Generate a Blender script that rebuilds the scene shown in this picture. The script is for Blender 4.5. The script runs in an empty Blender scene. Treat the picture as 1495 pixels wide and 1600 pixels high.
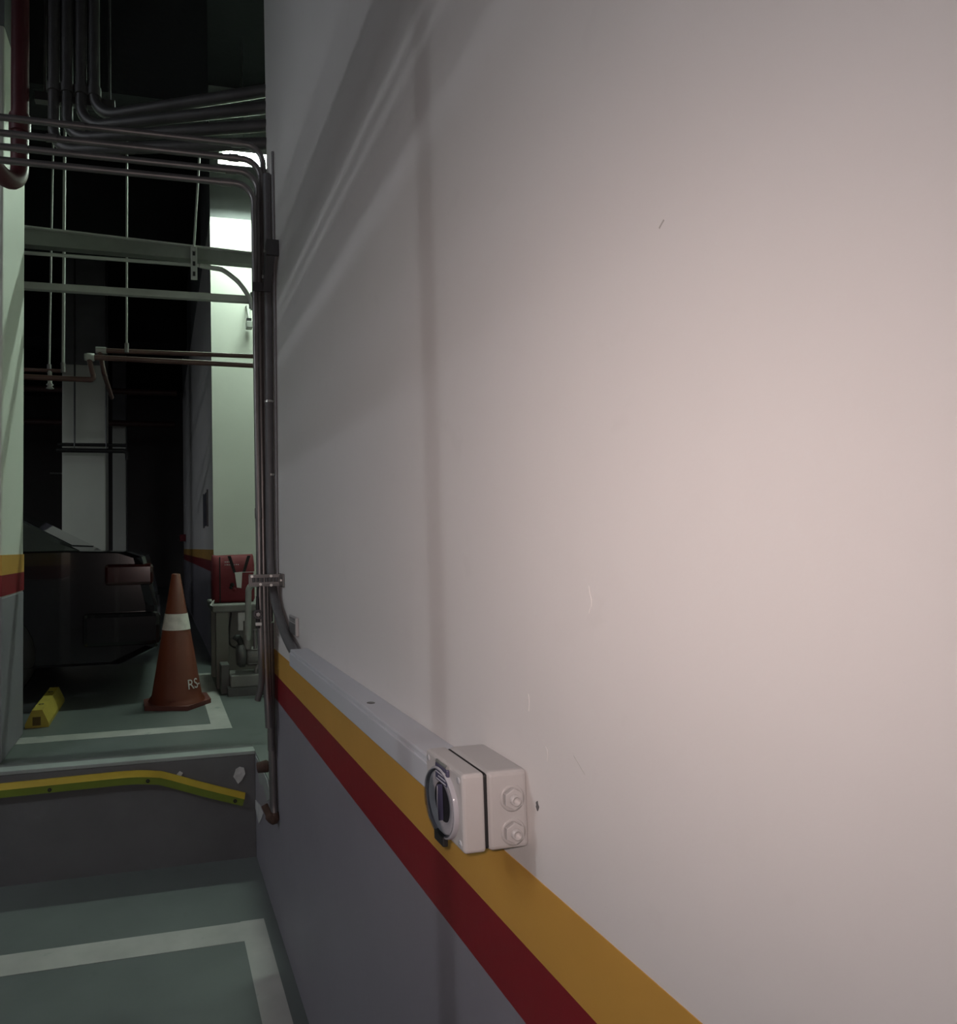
import bpy, bmesh, math, random
from mathutils import Vector, Matrix

# ------------------------------------------------------------------ camera
sc = bpy.context.scene
col = sc.collection
CAM = Vector((0.0, 0.0, 1.5))
cam_d = bpy.data.cameras.new('camera')
cam = bpy.data.objects.new('camera', cam_d)
col.objects.link(cam)
rt, dn, fw = (0.9786, -0.2052, -0.0180), (-0.0067, 0.0557, -0.9984), (0.2059, 0.9771, 0.0531)
cam.matrix_world = Matrix(((rt[0], -dn[0], -fw[0], CAM.x),
                           (rt[1], -dn[1], -fw[1], CAM.y),
                           (rt[2], -dn[2], -fw[2], CAM.z), (0, 0, 0, 1)))
cam_d.sensor_fit = 'VERTICAL'
cam_d.sensor_height = 36.0
cam_d.sensor_width = 36.0
cam_d.lens = 22.5
cam_d.shift_x = 0.1797            # the photograph is the right part of a wider frame
cam_d.clip_start = 0.02
cam_d.clip_end = 100
sc.camera = cam

# ------------------------------------------------------------------ world, view, lamps
world = bpy.data.worlds.new('world')
sc.world = world
world.use_nodes = True
bg = world.node_tree.nodes['Background']
bg.inputs[0].default_value = (0.50, 0.55, 0.62, 1)
bg.inputs[1].default_value = 0.02
vs = sc.view_settings
sc.display_settings.display_device = 'sRGB'
vs.view_transform = 'Standard'
vs.look = 'None'
vs.exposure = 0.0
vs.gamma = 1.0
vs.use_curve_mapping = False

TUBE_STRENGTH = 27.0              # aisle tube beside the wall, out of frame on the left
RECESS_STRENGTH = 390.0           # tube in the pump recess, seen behind the conduits
FILL_STRENGTH = 21.0               # unseen tubes added on the left for fill and soft bands
CROSS_STRENGTH = 205.0            # unseen tube added across the aisle for fill and an upright shadow

# the torch of the phone that took the photograph: a small lamp with a reflector beam
sp = bpy.data.lights.new('phone_torch', 'POINT')
sp.energy = 31.0
sp.color = (1.0, 0.80, 0.755)
sp.shadow_soft_size = 0.008
sp.use_nodes = True
lnt = sp.node_tree
lem = lnt.nodes['Emission']
ltc = lnt.nodes.new('ShaderNodeTexCoord')
lsx = lnt.nodes.new('ShaderNodeSeparateXYZ')
lm1 = lnt.nodes.new('ShaderNodeMath')
lm1.operation = 'MULTIPLY'
lm1.inputs[1].default_value = -1.0
lm2 = lnt.nodes.new('ShaderNodeMath')
lm2.operation = 'MAXIMUM'
lm2.inputs[1].default_value = 0.0
lm3 = lnt.nodes.new('ShaderNodeMath')
lm3.operation = 'POWER'
lm3.inputs[1].default_value = 3.2
lnt.links.new(ltc.outputs['Normal'], lsx.inputs[0])
lnt.links.new(lsx.outputs['Z'], lm1.inputs[0])
lnt.links.new(lm1.outputs[0], lm2.inputs[0])
lnt.links.new(lm2.outputs[0], lm3.inputs[0])
lnt.links.new(lm3.outputs[0], lem.inputs['Strength'])
so = bpy.data.objects.new('phone_torch', sp)
col.objects.link(so)
so.location = (-0.02, 0.0, 1.52)
so.rotation_euler = Vector((0.22, 0.97, 0.0)).to_track_quat('-Z', 'Y').to_euler()

# ------------------------------------------------------------------ materials
MATS = {}


def mat(name, c, rough=0.6, metal=0.0, var=0.12, scale=6.0, bump=0.0, bscale=40.0, emit=None, es=0.0,
        spots=None, spot_scale=9.0, spot_amt=0.0, coat=0.0, trans=0.0):
    if name in MATS:
        return MATS[name]
    m = bpy.data.materials.new(name)
    m.use_nodes = True
    nt = m.node_tree
    p = nt.nodes['Principled BSDF']
    p.inputs['Roughness'].default_value = rough
    p.inputs['Metallic'].default_value = metal
    p.inputs['Coat Weight'].default_value = coat
    p.inputs['Transmission Weight'].default_value = trans
    tc = nt.nodes.new('ShaderNodeTexCoord')
    nz = nt.nodes.new('ShaderNodeTexNoise')
    nz.inputs['Scale'].default_value = scale
    nz.inputs['Detail'].default_value = 6
    nt.links.new(tc.outputs['Object'], nz.inputs['Vector'])
    rp = nt.nodes.new('ShaderNodeValToRGB')
    rp.color_ramp.elements[0].position = 0.3
    rp.color_ramp.elements[1].position = 0.7
    rp.color_ramp.elements[0].color = (c[0] * (1 - var), c[1] * (1 - var), c[2] * (1 - var), 1)
    rp.color_ramp.elements[1].color = (min(1, c[0] * (1 + var)), min(1, c[1] * (1 + var)), min(1, c[2] * (1 + var)), 1)
    nt.links.new(nz.outputs['Fac'], rp.inputs['Fac'])
    out = rp.outputs['Color']
    if spots:
        n2 = nt.nodes.new('ShaderNodeTexNoise')
        n2.inputs['Scale'].default_value = spot_scale
        n2.inputs['Detail'].default_value = 3
        nt.links.new(tc.outputs['Object'], n2.inputs['Vector'])
        r2 = nt.nodes.new('ShaderNodeValToRGB')
        r2.color_ramp.elements[0].position = 0.66
        r2.color_ramp.elements[1].position = 0.74
        r2.color_ramp.elements[0].color = (0, 0, 0, 1)
        r2.color_ramp.elements[1].color = (spot_amt, spot_amt, spot_amt, 1)
        nt.links.new(n2.outputs['Fac'], r2.inputs['Fac'])
        mx = nt.nodes.new('ShaderNodeMix')
        mx.data_type = 'RGBA'
        nt.links.new(r2.outputs['Color'], mx.inputs[0])
        nt.links.new(out, mx.inputs[6])
        mx.inputs[7].default_value = (*spots, 1)
        out = mx.outputs[2]
    nt.links.new(out, p.inputs['Base Color'])
    if bump > 0:
        n3 = nt.nodes.new('ShaderNodeTexNoise')
        n3.inputs['Scale'].default_value = bscale
        n3.inputs['Detail'].default_value = 4
        nt.links.new(tc.outputs['Object'], n3.inputs['Vector'])
        b = nt.nodes.new('ShaderNodeBump')
        b.inputs['Strength'].default_value = bump
        b.inputs['Distance'].default_value = 0.01
        nt.links.new(n3.outputs['Fac'], b.inputs['Height'])
        nt.links.new(b.outputs['Normal'], p.inputs['Normal'])
    if emit:
        p.inputs['Emission Color'].default_value = (*emit, 1)
        p.inputs['Emission Strength'].default_value = es
    MATS[name] = m
    return m


M_WALL = mat('white wall paint', (0.70, 0.68, 0.665), 0.62, var=0.02, scale=1.3, bump=0.10, bscale=22,
             spots=(0.52, 0.50, 0.48), spot_scale=14, spot_amt=0.10)
M_DADO = mat('blue grey dado paint', (0.245, 0.232, 0.265), 0.5, var=0.06, scale=2.5, bump=0.08, bscale=22)
M_YEL = mat('yellow stripe paint', (0.56, 0.31, 0.06), 0.5, var=0.06, scale=5, bump=0.06, bscale=22)
M_RED = mat('red stripe paint', (0.20, 0.008, 0.014), 0.5, var=0.06, scale=5, bump=0.06, bscale=22)
M_FLOOR = mat('grey green epoxy floor', (0.130, 0.148, 0.146), 0.42, var=0.14, scale=1.8, bump=0.05, bscale=30,
              spots=(0.09, 0.10, 0.10), spot_scale=5, spot_amt=0.45)
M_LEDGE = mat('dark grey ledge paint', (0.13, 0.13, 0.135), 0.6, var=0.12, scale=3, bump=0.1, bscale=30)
M_LINE = mat('worn white floor paint', (0.42, 0.42, 0.40), 0.6, var=0.14, scale=5, spots=(0.24, 0.27, 0.26), spot_scale=11, spot_amt=0.6)
M_LIP = mat('pale worn ledge edge', (0.30, 0.33, 0.32), 0.6, var=0.14, scale=4)
M_PILLAR = mat('pillar paint', (0.66, 0.68, 0.62), 0.6, var=0.04, scale=2, bump=0.08, bscale=18)
M_CONC = mat('concrete and head shade', (0.16, 0.165, 0.17), 0.85, var=0.15, scale=3, bump=0.2, bscale=16)
M_CEIL = mat('dark sprayed ceiling', (0.008, 0.009, 0.011), 0.95, var=0.2, scale=2, bump=0.3, bscale=30)
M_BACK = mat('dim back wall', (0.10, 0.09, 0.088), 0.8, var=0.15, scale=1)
M_COND = mat('galvanised conduit', (0.22, 0.21, 0.21), 0.42, metal=0.75, var=0.15, scale=9)
M_TRAY = mat('tray steel', (0.17, 0.18, 0.165), 0.5, metal=0.2, var=0.1, scale=9)
M_CONDW = mat('painted conduit', (0.33, 0.34, 0.32), 0.5, metal=0.1, var=0.1, scale=9)
M_COND2 = mat('dull ceiling conduit', (0.10, 0.10, 0.10), 0.45, metal=0.6, var=0.15, scale=9)
M_FLEX = mat('dark flexible conduit', (0.10, 0.10, 0.105), 0.5, var=0.1, scale=20)
M_CABLE = mat('grey cable sheath', (0.20, 0.20, 0.21), 0.5, var=0.05)
M_STRUT = mat('steel strut', (0.16, 0.16, 0.16), 0.4, metal=0.8, var=0.2, scale=12)
M_BOLT = mat('bright bolt', (0.62, 0.62, 0.60), 0.3, metal=0.9, var=0.05)
M_BOX = mat('pale grey plastic', (0.46, 0.45, 0.445), 0.38, var=0.015, bump=0.02, bscale=200)
M_BOX2 = mat('cooler grey plastic', (0.44, 0.45, 0.47), 0.4, var=0.015)
M_TRUNK = mat('pale trunking plastic', (0.54, 0.56, 0.60), 0.42, var=0.02)
M_BLACK = mat('black rubber', (0.012, 0.012, 0.013), 0.6, var=0.1)
M_CLEAR = mat('clear plastic', (0.95, 0.95, 0.97), 0.06, var=0.0, trans=1.0)
M_RIM = mat('smoked clear plastic rim', (0.40, 0.40, 0.43), 0.12, var=0.05)
M_LABEL = mat('dark blue print label', (0.07, 0.07, 0.12), 0.4, var=0.1)
M_PALE = mat('pale print', (0.6, 0.6, 0.6), 0.5, var=0.05)
M_LGREY = mat('grey label', (0.13, 0.13, 0.13), 0.5, var=0.1)
M_SCUFF = mat('faint scuff', (0.42, 0.40, 0.38), 0.6)
M_CLAMPDARK = mat('oxidised clamp', (0.08, 0.08, 0.085), 0.45, metal=0.6, var=0.2)
M_CONE = mat('orange cone plastic', (0.125, 0.022, 0.007), 0.5, var=0.08, scale=6)
M_CONEB = mat('faded red cone base', (0.12, 0.03, 0.024), 0.6, var=0.12)
M_REFL = mat('white reflective band', (0.85, 0.82, 0.76), 0.3, var=0.12, scale=30)
M_STOP = mat('yellow rubber block', (0.42, 0.33, 0.05), 0.6, var=0.15, scale=8)
M_STOPH = mat('brown worn rubber', (0.10, 0.07, 0.02), 0.8)
M_STRIPY = mat('yellow rubber edge', (0.50, 0.36, 0.03), 0.5, var=0.1, scale=8)
M_STRIP_SHADE = mat('shaded yellow rubber face', (0.15, 0.20, 0.02), 0.5, var=0.1, scale=8)  # same yellow rubber, its shaded face put in as a green colour
M_CHIP = mat('chipped white plaster', (0.55, 0.55, 0.55), 0.9, var=0.15, scale=30, bump=0.4, bscale=60)
M_RUST = mat('rusted broken end', (0.07, 0.04, 0.03), 0.9, var=0.3, scale=40)
M_BAG = mat('red fabric', (0.15, 0.012, 0.02), 0.75, var=0.12, scale=8, bump=0.15, bscale=30)
M_STRAP = mat('black webbing', (0.012, 0.011, 0.012), 0.8)
M_TAG = mat('white paper tag', (0.75, 0.77, 0.74), 0.6, var=0.04)
M_STAND = mat('pale stand panel', (0.20, 0.20, 0.18), 0.7, var=0.08)
M_SLAB = mat('grey stand top', (0.22, 0.22, 0.21), 0.7, var=0.12)
M_PUMP = mat('pump casting', (0.12, 0.12, 0.12), 0.5, metal=0.3, var=0.2)
M_MOTOR = mat('pale pump motor', (0.2, 0.195, 0.185), 0.5, metal=0.2, var=0.12)
M_BROWN = mat('brown sprinkler pipe', (0.075, 0.035, 0.03), 0.5, var=0.15)
M_PIPERED = mat('dark red water pipe', (0.085, 0.02, 0.024), 0.45, var=0.12)
M_CAR = mat('black car paint', (0.012, 0.012, 0.014), 0.18, var=0.05, coat=0.6)
M_GLASS = mat('dark car glass', (0.02, 0.022, 0.025), 0.05, var=0.05, coat=0.5)
M_TYRE = mat('tyre rubber', (0.015, 0.015, 0.015), 0.85)
M_WHEEL = mat('grey alloy wheel', (0.22, 0.22, 0.23), 0.35, metal=0.7)
M_TAIL = mat('red tail lens', (0.035, 0.006, 0.006), 0.15, coat=0.5)
M_PLAQUE = mat('dark plaque', (0.035, 0.035, 0.06), 0.5)
M_HOUSE = mat('white lamp housing', (0.6, 0.6, 0.6), 0.5)
M_BOARD = mat('pale lilac board', (0.55, 0.5, 0.62), 0.6)
M_TUBE_R = mat('lit tube greenish', (1, 1, 1), 0.5, var=0, emit=(0.80, 1.0, 0.84), es=RECESS_STRENGTH)
M_TUBE_A = mat('lit tube white', (1, 1, 1), 0.5, var=0, emit=(0.93, 0.96, 1.0), es=TUBE_STRENGTH)
M_TUBE_C = mat('lit tube cross', (1, 1, 1), 0.5, var=0, emit=(0.93, 0.97, 1.0), es=CROSS_STRENGTH)
M_TUBE_F = mat('lit tube fill', (1, 1, 1), 0.5, var=0, emit=(0.85, 0.9, 1.0), es=FILL_STRENGTH)


def clear_mat(m):
    nt = m.node_tree
    for n in list(nt.nodes):
        nt.nodes.remove(n)
    out = nt.nodes.new('ShaderNodeOutputMaterial')
    tr_ = nt.nodes.new('ShaderNodeBsdfTransparent')
    tr_.inputs[0].default_value = (0.96, 0.96, 0.98, 1)
    gl = nt.nodes.new('ShaderNodeBsdfGlossy')
    gl.inputs['Roughness'].default_value = 0.05
    lw = nt.nodes.new('ShaderNodeFresnel')
    lw.inputs['IOR'].default_value = 1.09
    mx = nt.nodes.new('ShaderNodeMixShader')
    nt.links.new(lw.outputs[0], mx.inputs[0])
    nt.links.new(tr_.outputs[0], mx.inputs[1])
    nt.links.new(gl.outputs[0], mx.inputs[2])
    nt.links.new(mx.outputs[0], out.inputs[0])


clear_mat(M_CLEAR)


# ------------------------------------------------------------------ mesh helpers
class MB:
    def __init__(self):
        self.bm = bmesh.new()

    def box(self, x0, x1, y0, y1, z0, z1, bevel=0.0, seg=2):
        r = bmesh.ops.create_cube(self.bm, size=1.0)
        vs_ = r['verts']
        for v in vs_:
            v.co = Vector(((x0 + x1) / 2 + v.co.x * (x1 - x0), (y0 + y1) / 2 + v.co.y * (y1 - y0), (z0 + z1) / 2 + v.co.z * (z1 - z0)))
        if bevel:
            es = {e for v in vs_ for e in v.link_edges}
            bmesh.ops.bevel(self.bm, geom=list(es), offset=bevel, segments=seg, profile=0.5, affect='EDGES')
        return self

    def tube(self, pts, r, seg=12, cap=True):
        pts = [Vector(p) for p in pts]
        n = len(pts)
        rs = r if isinstance(r, (list, tuple)) else [r] * n
        rings = []
        prev = None
        for i, p in enumerate(pts):
            t = (pts[min(i + 1, n - 1)] - pts[max(i - 1, 0)]).normalized()
            if prev is None:
                a = Vector((0, 0, 1)) if abs(t.z) < 0.9 else Vector((1, 0, 0))
                u = t.cross(a).normalized()
            else:
                u = (prev - t * prev.dot(t)).normalized()
            prev = u
            w = t.cross(u)
            rings.append([self.bm.verts.new(p + (u * math.cos(2 * math.pi * k / seg) + w * math.sin(2 * math.pi * k / seg)) * rs[i]) for k in range(seg)])
        for a, b in zip(rings, rings[1:]):
            for k in range(seg):
                f = self.bm.faces.new((a[k], a[(k + 1) % seg], b[(k + 1) % seg], b[k]))
                f.smooth = True
        if cap:
            # caps get vertices of their own so that the sides keep clean normals
            self.bm.faces.new([self.bm.verts.new(v.co) for v in rings[0][::-1]])
            self.bm.faces.new([self.bm.verts.new(v.co) for v in rings[-1]])
        return self

    def lathe(self, base, axis, prof, seg=24, smooth=True):
        """prof: list of (distance along axis, radius)"""
        axis = Vector(axis).normalized()
        a = Vector((0, 0, 1)) if abs(axis.z) < 0.9 else Vector((1, 0, 0))
        u = axis.cross(a).normalized()
        w = axis.cross(u)
        base = Vector(base)
        rings = []
        for d, r in prof:
            if r < 1e-6:
                rings.append([self.bm.verts.new(base + axis * d)])
            else:
                rings.append([self.bm.verts.new(base + axis * d + (u * math.cos(2 * math.pi * (k + .5) / seg) + w * math.sin(2 * math.pi * (k + .5) / seg)) * r) for k in range(seg)])
        for a_, b_ in zip(rings, rings[1:]):
            for k in range(seg):
                k2 = (k + 1) % seg
                if len(a_) == 1 and len(b_) == 1:
                    continue
                if len(a_) == 1:
                    f = self.bm.faces.new((a_[0], b_[k2], b_[k]))
                elif len(b_) == 1:
                    f = self.bm.faces.new((a_[k], a_[k2], b_[0]))
                else:
                    f = self.bm.faces.new((a_[k], a_[k2], b_[k2], b_[k]))
                f.smooth = smooth
        return self

    def prism(self, poly, axis, d0, d1):
        """poly in the plane across axis ('x': (y,z), 'y': (x,z), 'z': (x,y)), extruded from d0 to d1"""
        def P(a, b, d):
            return (d, a, b) if axis == 'x' else (a, d, b) if axis == 'y' else (a, b, d)
        A = [self.bm.verts.new(P(a, b, d0)) for a, b in poly]
        B = [self.bm.verts.new(P(a, b, d1)) for a, b in poly]
        n = len(poly)
        self.bm.faces.new(A)
        self.bm.faces.new(B[::-1])
        for k in range(n):
            self.bm.faces.new((A[k], A[(k + 1) % n], B[(k + 1) % n], B[k]))
        return self

    def loft(self, rings, cap=True, smooth=True):
        R = [[self.bm.verts.new(p) for p in ring] for ring in rings]
        n = len(R[0])
        for a, b in zip(R, R[1:]):
            for k in range(n):
                f = self.bm.faces.new((a[k], a[(k + 1) % n], b[(k + 1) % n], b[k]))
                f.smooth = smooth
        if cap:
            self.bm.faces.new(R[0][::-1])
            self.bm.faces.new(R[-1])
        return self

    def wobble(self, amt, seed=1):
        rnd = random.Random(seed)
        for v in self.bm.verts:
            v.co += Vector((rnd.uniform(-amt, amt), rnd.uniform(-amt, amt), rnd.uniform(-amt, amt)))
        return self

    def build(self, name, m, parent=None, label=None, cat=None, group=None, kind=None, origin=None):
        bmesh.ops.recalc_face_normals(self.bm, faces=self.bm.faces[:])
        me = bpy.data.meshes.new(name)
        off = Vector((0, 0, 0))
        if parent is not None:
            q = parent
            while q is not None:
                off += q.location
                q = q.parent
        elif origin is not None:
            off = Vector(origin)
        elif kind != 'structure':
            co = [v.co for v in self.bm.verts]
            off = Vector(((min(c.x for c in co) + max(c.x for c in co)) / 2, (min(c.y for c in co) + max(c.y for c in co)) / 2, min(c.z for c in co)))
        bmesh.ops.translate(self.bm, verts=self.bm.verts[:], vec=-off)
        self.bm.to_mesh(me)
        self.bm.free()
        me.materials.append(m)
        o = bpy.data.objects.new(name, me)
        col.objects.link(o)
        if parent is not None:
            o.parent = parent
        else:
            o.location = off
        if label:
            o['label'] = label
        if cat:
            o['category'] = cat
        if group:
            o['group'] = group
        if kind:
            o['kind'] = kind
        return o


def thing(name, label, cat, loc, group=None):
    o = bpy.data.objects.new(name, None)
    o.empty_display_size = 0.05
    col.objects.link(o)
    o.location = loc
    o['label'] = label
    o['category'] = cat
    if group:
        o['group'] = group
    return o


def bend(a, b, c, r, n=8):
    """points of a path a-b-c with the corner at b rounded by r"""
    a, b, c = Vector(a), Vector(b), Vector(c)
    d1 = (a - b).normalized()
    d2 = (c - b).normalized()
    ang = d1.angle(d2)
    t = r / math.tan(ang / 2)
    p, q = b + d1 * t, b + d2 * t
    cen = b + (d1 + d2).normalized() * (r / math.sin(ang / 2))
    out = []
    for k in range(n + 1):
        s = k / n
        v = (p - cen).lerp(q - cen, s)
        out.append(cen + v.normalized() * r)
    return [a, p + d1 * .008] + out + [q + d2 * .008, c]


def poly_path(pts, r, n=7):
    pts = [Vector(p) for p in pts]
    out = [pts[0]]
    for i in range(1, len(pts) - 1):
        out += bend(pts[i - 1], pts[i], pts[i + 1], r, n)[1:-1]
    return out + [pts[-1]]


def smooth_path(pts, n=6):
    pts = [Vector(p) for p in pts]
    P = [pts[0]] + pts + [pts[-1]]
    out = []
    for i in range(1, len(P) - 2):
        for k in range(n):
            t = k / n
            a, b, c, d = P[i - 1], P[i], P[i + 1], P[i + 2]
            out.append(0.5 * ((2 * b) + (c - a) * t + (2 * a - 5 * b + 4 * c - d) * t * t + (3 * b - a - 3 * c + d) * t ** 3))
    return out + [pts[-1]]


WX = 0.449          # face of the long white wall
UF = 0.5            # upper floor
LY = 3.165          # front of the ledge
CY_ = 2.572         # near wall ends here above the ledge

# ------------------------------------------------------------------ the setting
fl = MB().box(-9, WX, -4, LY, -0.3, 0).build('floor', M_FLOOR, kind='structure')
for b in ((-8.0, 0.305, 2.512, 2.638), (0.305, 0.40, -1.5, 2.642)):
    MB().box(b[0], b[1], b[2], b[3], 0, 0.0015).build('painted_line', M_LINE, fl)

fu = MB().box(-9, WX, LY, 22, -0.3, UF).box(WX, 1.95, CY_, 22, -0.3, UF).build('floor', M_FLOOR, kind='structure')
for b in ((-8.0, 0.385, 3.60, 3.712), (0.275, 0.385, 3.712, 5.2)):
    MB().box(b[0], b[1], b[2], b[3], UF, UF + 0.0015).build('painted_line', M_LINE, fu)
MB().box(-9, WX + 0.0, LY - 0.004, LY + 0.062, UF - 0.012, UF + 0.006, 0.003).build('edge_band', M_LIP, fu)
MB().box(-9, WX, LY + 0.064, LY + 0.110, UF, UF + 0.001).build('groove_shade', M_LEDGE, fu)  # flat dark strip standing in for the shade of a groove
MB().box(-9, WX - 0.004, LY - 0.003, LY, 0.0, UF - 0.013).build('ledge_face', M_LEDGE, fu)

# long white wall on the right, with its retaining part under the upper floor
wr = MB().box(WX, 1.95, -4, CY_, UF - 0.004, 5.6).build('wall_right', M_WALL, kind='structure')
MB().box(WX - 0.0008, WX + 0.05, -4, CY_, 0.0, 0.894).build('dado', M_DADO, wr)
MB().box(WX - 0.0008, WX + 0.3, CY_, LY, 0.0, UF - 0.006).build('retaining_face', M_DADO, wr)
MB().box(WX - 0.0012, WX + 0.05, -4, CY_ + 0.0005, 0.991, 1.088).build('yellow_stripe', M_YEL, wr)
MB().box(WX - 0.0012, WX + 0.05, -4, CY_ + 0.0005, 0.893, 0.991).build('red_stripe', M_RED, wr)

# next section of the same wall beyond the recess; its end faces the camera
FY = 5.5
wf = MB().box(WX, 2.6, FY, 12.5, UF, 4.40).build('wall_right', M_WALL, kind='structure')
MB().box(WX - 0.002, 2.6, FY - 0.004, FY, UF, 4.40).build('end_face', M_PILLAR, wf)
MB().box(WX - 0.001, 2.6, FY - 0.005, 12.5, 4.40, 5.6).build('dark_head', M_CONC, wf)  # dark above the lamp's cutoff: shade put into the head's colour
MB().box(WX - 0.0018, WX + 0.05, FY, 12.5, UF, 1.285).build('dado', M_DADO, wf)
MB().box(WX - 0.0022, WX + 0.05, FY + .001, 12.5, 1.385, 1.482).build('yellow_stripe', M_YEL, wf)
MB().box(WX - 0.0022, WX + 0.05, FY + .001, 12.5, 1.285, 1.385).build('red_stripe', M_RED, wf)
MB().box(1.95, 2.3, CY_, FY, UF, 5.6).build('wall_recess', M_PILLAR, kind='structure')
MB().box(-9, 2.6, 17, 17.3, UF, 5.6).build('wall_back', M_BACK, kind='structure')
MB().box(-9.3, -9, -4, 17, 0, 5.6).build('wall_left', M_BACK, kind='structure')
ce = MB().box(-9, 2.6, -4, 17.3, 5.6, 5.8).build('ceiling', M_CEIL, kind='structure')
MB().box(-9, 0.30, 3.72, 4.14, 4.15, 5.6).build('ceiling_beam', M_CEIL, ce)
for yb in (6.8, 10.2, 13.6):
    MB().box(-9, WX, yb, yb + 0.5, 4.75, 5.6).build('ceiling_beam', M_CEIL, ce)


def pillar(x0, x1, y0, y1, top, label, stripes=True):
    t = thing('pillar', label, 'pillar', ((x0 + x1) / 2, (y0 + y1) / 2, UF))
    MB().box(x0, x1, y0, y1, UF, top, 0.012).build('shaft', M_PILLAR, t)
    MB().box(x0 + .002, x1 - .002, y0 + .002, y1 - .002, top, 5.6).build('dark_head', M_CONC, t)
    if stripes:
        e = 0.003
        MB().box(x0 - e, x1 + e, y0 - e, y1 + e, UF, 1.285, 0.012).build('dado', M_DADO, t)
        MB().box(x0 - e * 1.2, x1 + e * 1.2, y0 - e * 1.2, y1 + e * 1.2, 1.285, 1.385).build('red_stripe', M_RED, t)
        MB().box(x0 - e * 1.2, x1 + e * 1.2, y0 - e * 1.2, y1 + e * 1.2, 1.385, 1.482).build('yellow_stripe', M_YEL, t)
    return t


pillar(-1.40, -0.74, 3.28, 3.78, 4.12, 'pale green lit square pillar at the left edge, beside the dark red pipe')
pillar(-1.281, -0.716, 9.0, 9.5, 4.02, 'dim grey square pillar far back between the hanging rods')
pillar(-0.92, -0.66, 13.2, 13.7, 4.0, 'narrow dim pillar farthest back, right of the wider grey pillar', False)


# ------------------------------------------------------------------ lamps
def tube_lamp(x0, x1, y0, y1, z, mtube, label, drop_to=5.6, wide=0.09, lip=.015, rad=.016):
    t = thing('tube_light', label, 'light', ((x0 + x1) / 2, (y0 + y1) / 2, z))
    al_x = abs(x1 - x0) > abs(y1 - y0)
    if al_x:
        ym = (y0 + y1) / 2
        MB().prism([(ym - wide, z + lip + .005), (ym - .03, z + .075), (ym + .03, z + .075), (ym + wide, z + lip + .005), (ym + wide, z + lip), (ym + .025, z + .035), (ym - .025, z + .035), (ym - wide, z + lip)], 'x', x0, x1).build('reflector', M_HOUSE, t)
        MB().tube([(x0 + .03, ym, z), (x1 - .03, ym, z)], rad, 12).build('tube', mtube, t)
        for xx in (x0 + .015, x1 - .015):
            MB().box(xx - .015, xx + .015, ym - .02, ym + .02, z - .022, z + .04).build('end_cap', M_HOUSE, t)
        for xx in (x0 + .2, x1 - .2):
            MB().tube([(xx, ym, z + .07), (xx, ym, drop_to)], 0.005, 8).build('hanger', M_STRUT, t)
    else:
        xm = (x0 + x1) / 2
        MB().prism([(xm - wide, z + lip + .005), (xm - .03, z + .075), (xm + .03, z + .075), (xm + wide, z + lip + .005), (xm + wide, z + lip), (xm + .025, z + .035), (xm - .025, z + .035), (xm - wide, z + lip)], 'y', y0, y1).build('reflector', M_HOUSE, t)
        MB().tube([(xm, y0 + .03, z), (xm, y1 - .03, z)], rad, 12).build('tube', mtube, t)
        for yy in (y0 + .015, y1 - .015):
            MB().box(xm - .02, xm + .02, yy - .015, yy + .015, z - .022, z + .04).build('end_cap', M_HOUSE, t)
        for yy in (y0 + .2, y1 - .2):
            MB().tube([(xm, yy, z + .07), (xm, yy, drop_to)], 0.005, 8).build('hanger', M_STRUT, t)
    return t


tube_lamp(0.48, 1.55, 4.95, 4.95, 4.65, M_TUBE_R, 'bright white tube light glimpsed behind the conduits at the wall edge', lip=-.042)
tube_lamp(-2.6, -2.6, 0.2, 2.4, 3.3, M_TUBE_A, 'aisle tube light left of the frame, lighting the white wall')
for x0, x1, y0, y1, z, lab in ((-5.4, -5.4, 7.6, 9.7, 3.6, 'added unseen fill tube light behind the left pillar'),
                               (-3.4, -3.4, 0.5, 2.1, 4.6, 'added unseen fill tube light, second row left of the frame'),
                               (-4.6, -3.0, 1.25, 1.25, 3.1, 'added unseen crosswise tube light left of the frame')):
    tube_lamp(x0, x1, y0, y1, z, M_TUBE_C if x0 != x1 else M_TUBE_F, lab, rad=.016 if x0 != x1 else .042, wide=.12, lip=.0)
t = thing('shadow_pipe', 'unseen upright pipe added left of the frame for its shadow', 'pipe', (-0.5, 1.06, 0))  # unseen pipe added to throw the upright shadow on the wall
MB().tube([(-0.5, 1.06, 0), (-0.5, 1.05, 5.59)], 0.024, 16).build('pipe', M_CONDW, t)
MB().tube([(-0.5, 1.057, 1.2), (-0.5, 1.057, 1.3)], 0.03, 16).build('collar', M_CONDW, t)

# shadow rails added unseen left of the frame to throw the streaks on the wall
ct = thing('shadow_rails', 'unseen added shadow rails along the aisle left of the frame', 'shadow rails', (-0.7, 1.2, 2.72))
fr = 0.613


def cz(z):
    return 3.3 + fr * (z - 3.3)


for za, zb in ((2.43, 2.645), (2.37, 2.397), (2.225, 2.34)):
    MB().box(-0.715, -0.70, 0.85, 2.35, cz(za), cz(zb)).build('rail', M_COND, ct)
for yy in (1.0, 2.0):
    MB().box(-0.75, -0.72, yy, yy + .03, cz(2.225), 5.6).build('hanger', M_STRUT, ct)

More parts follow.
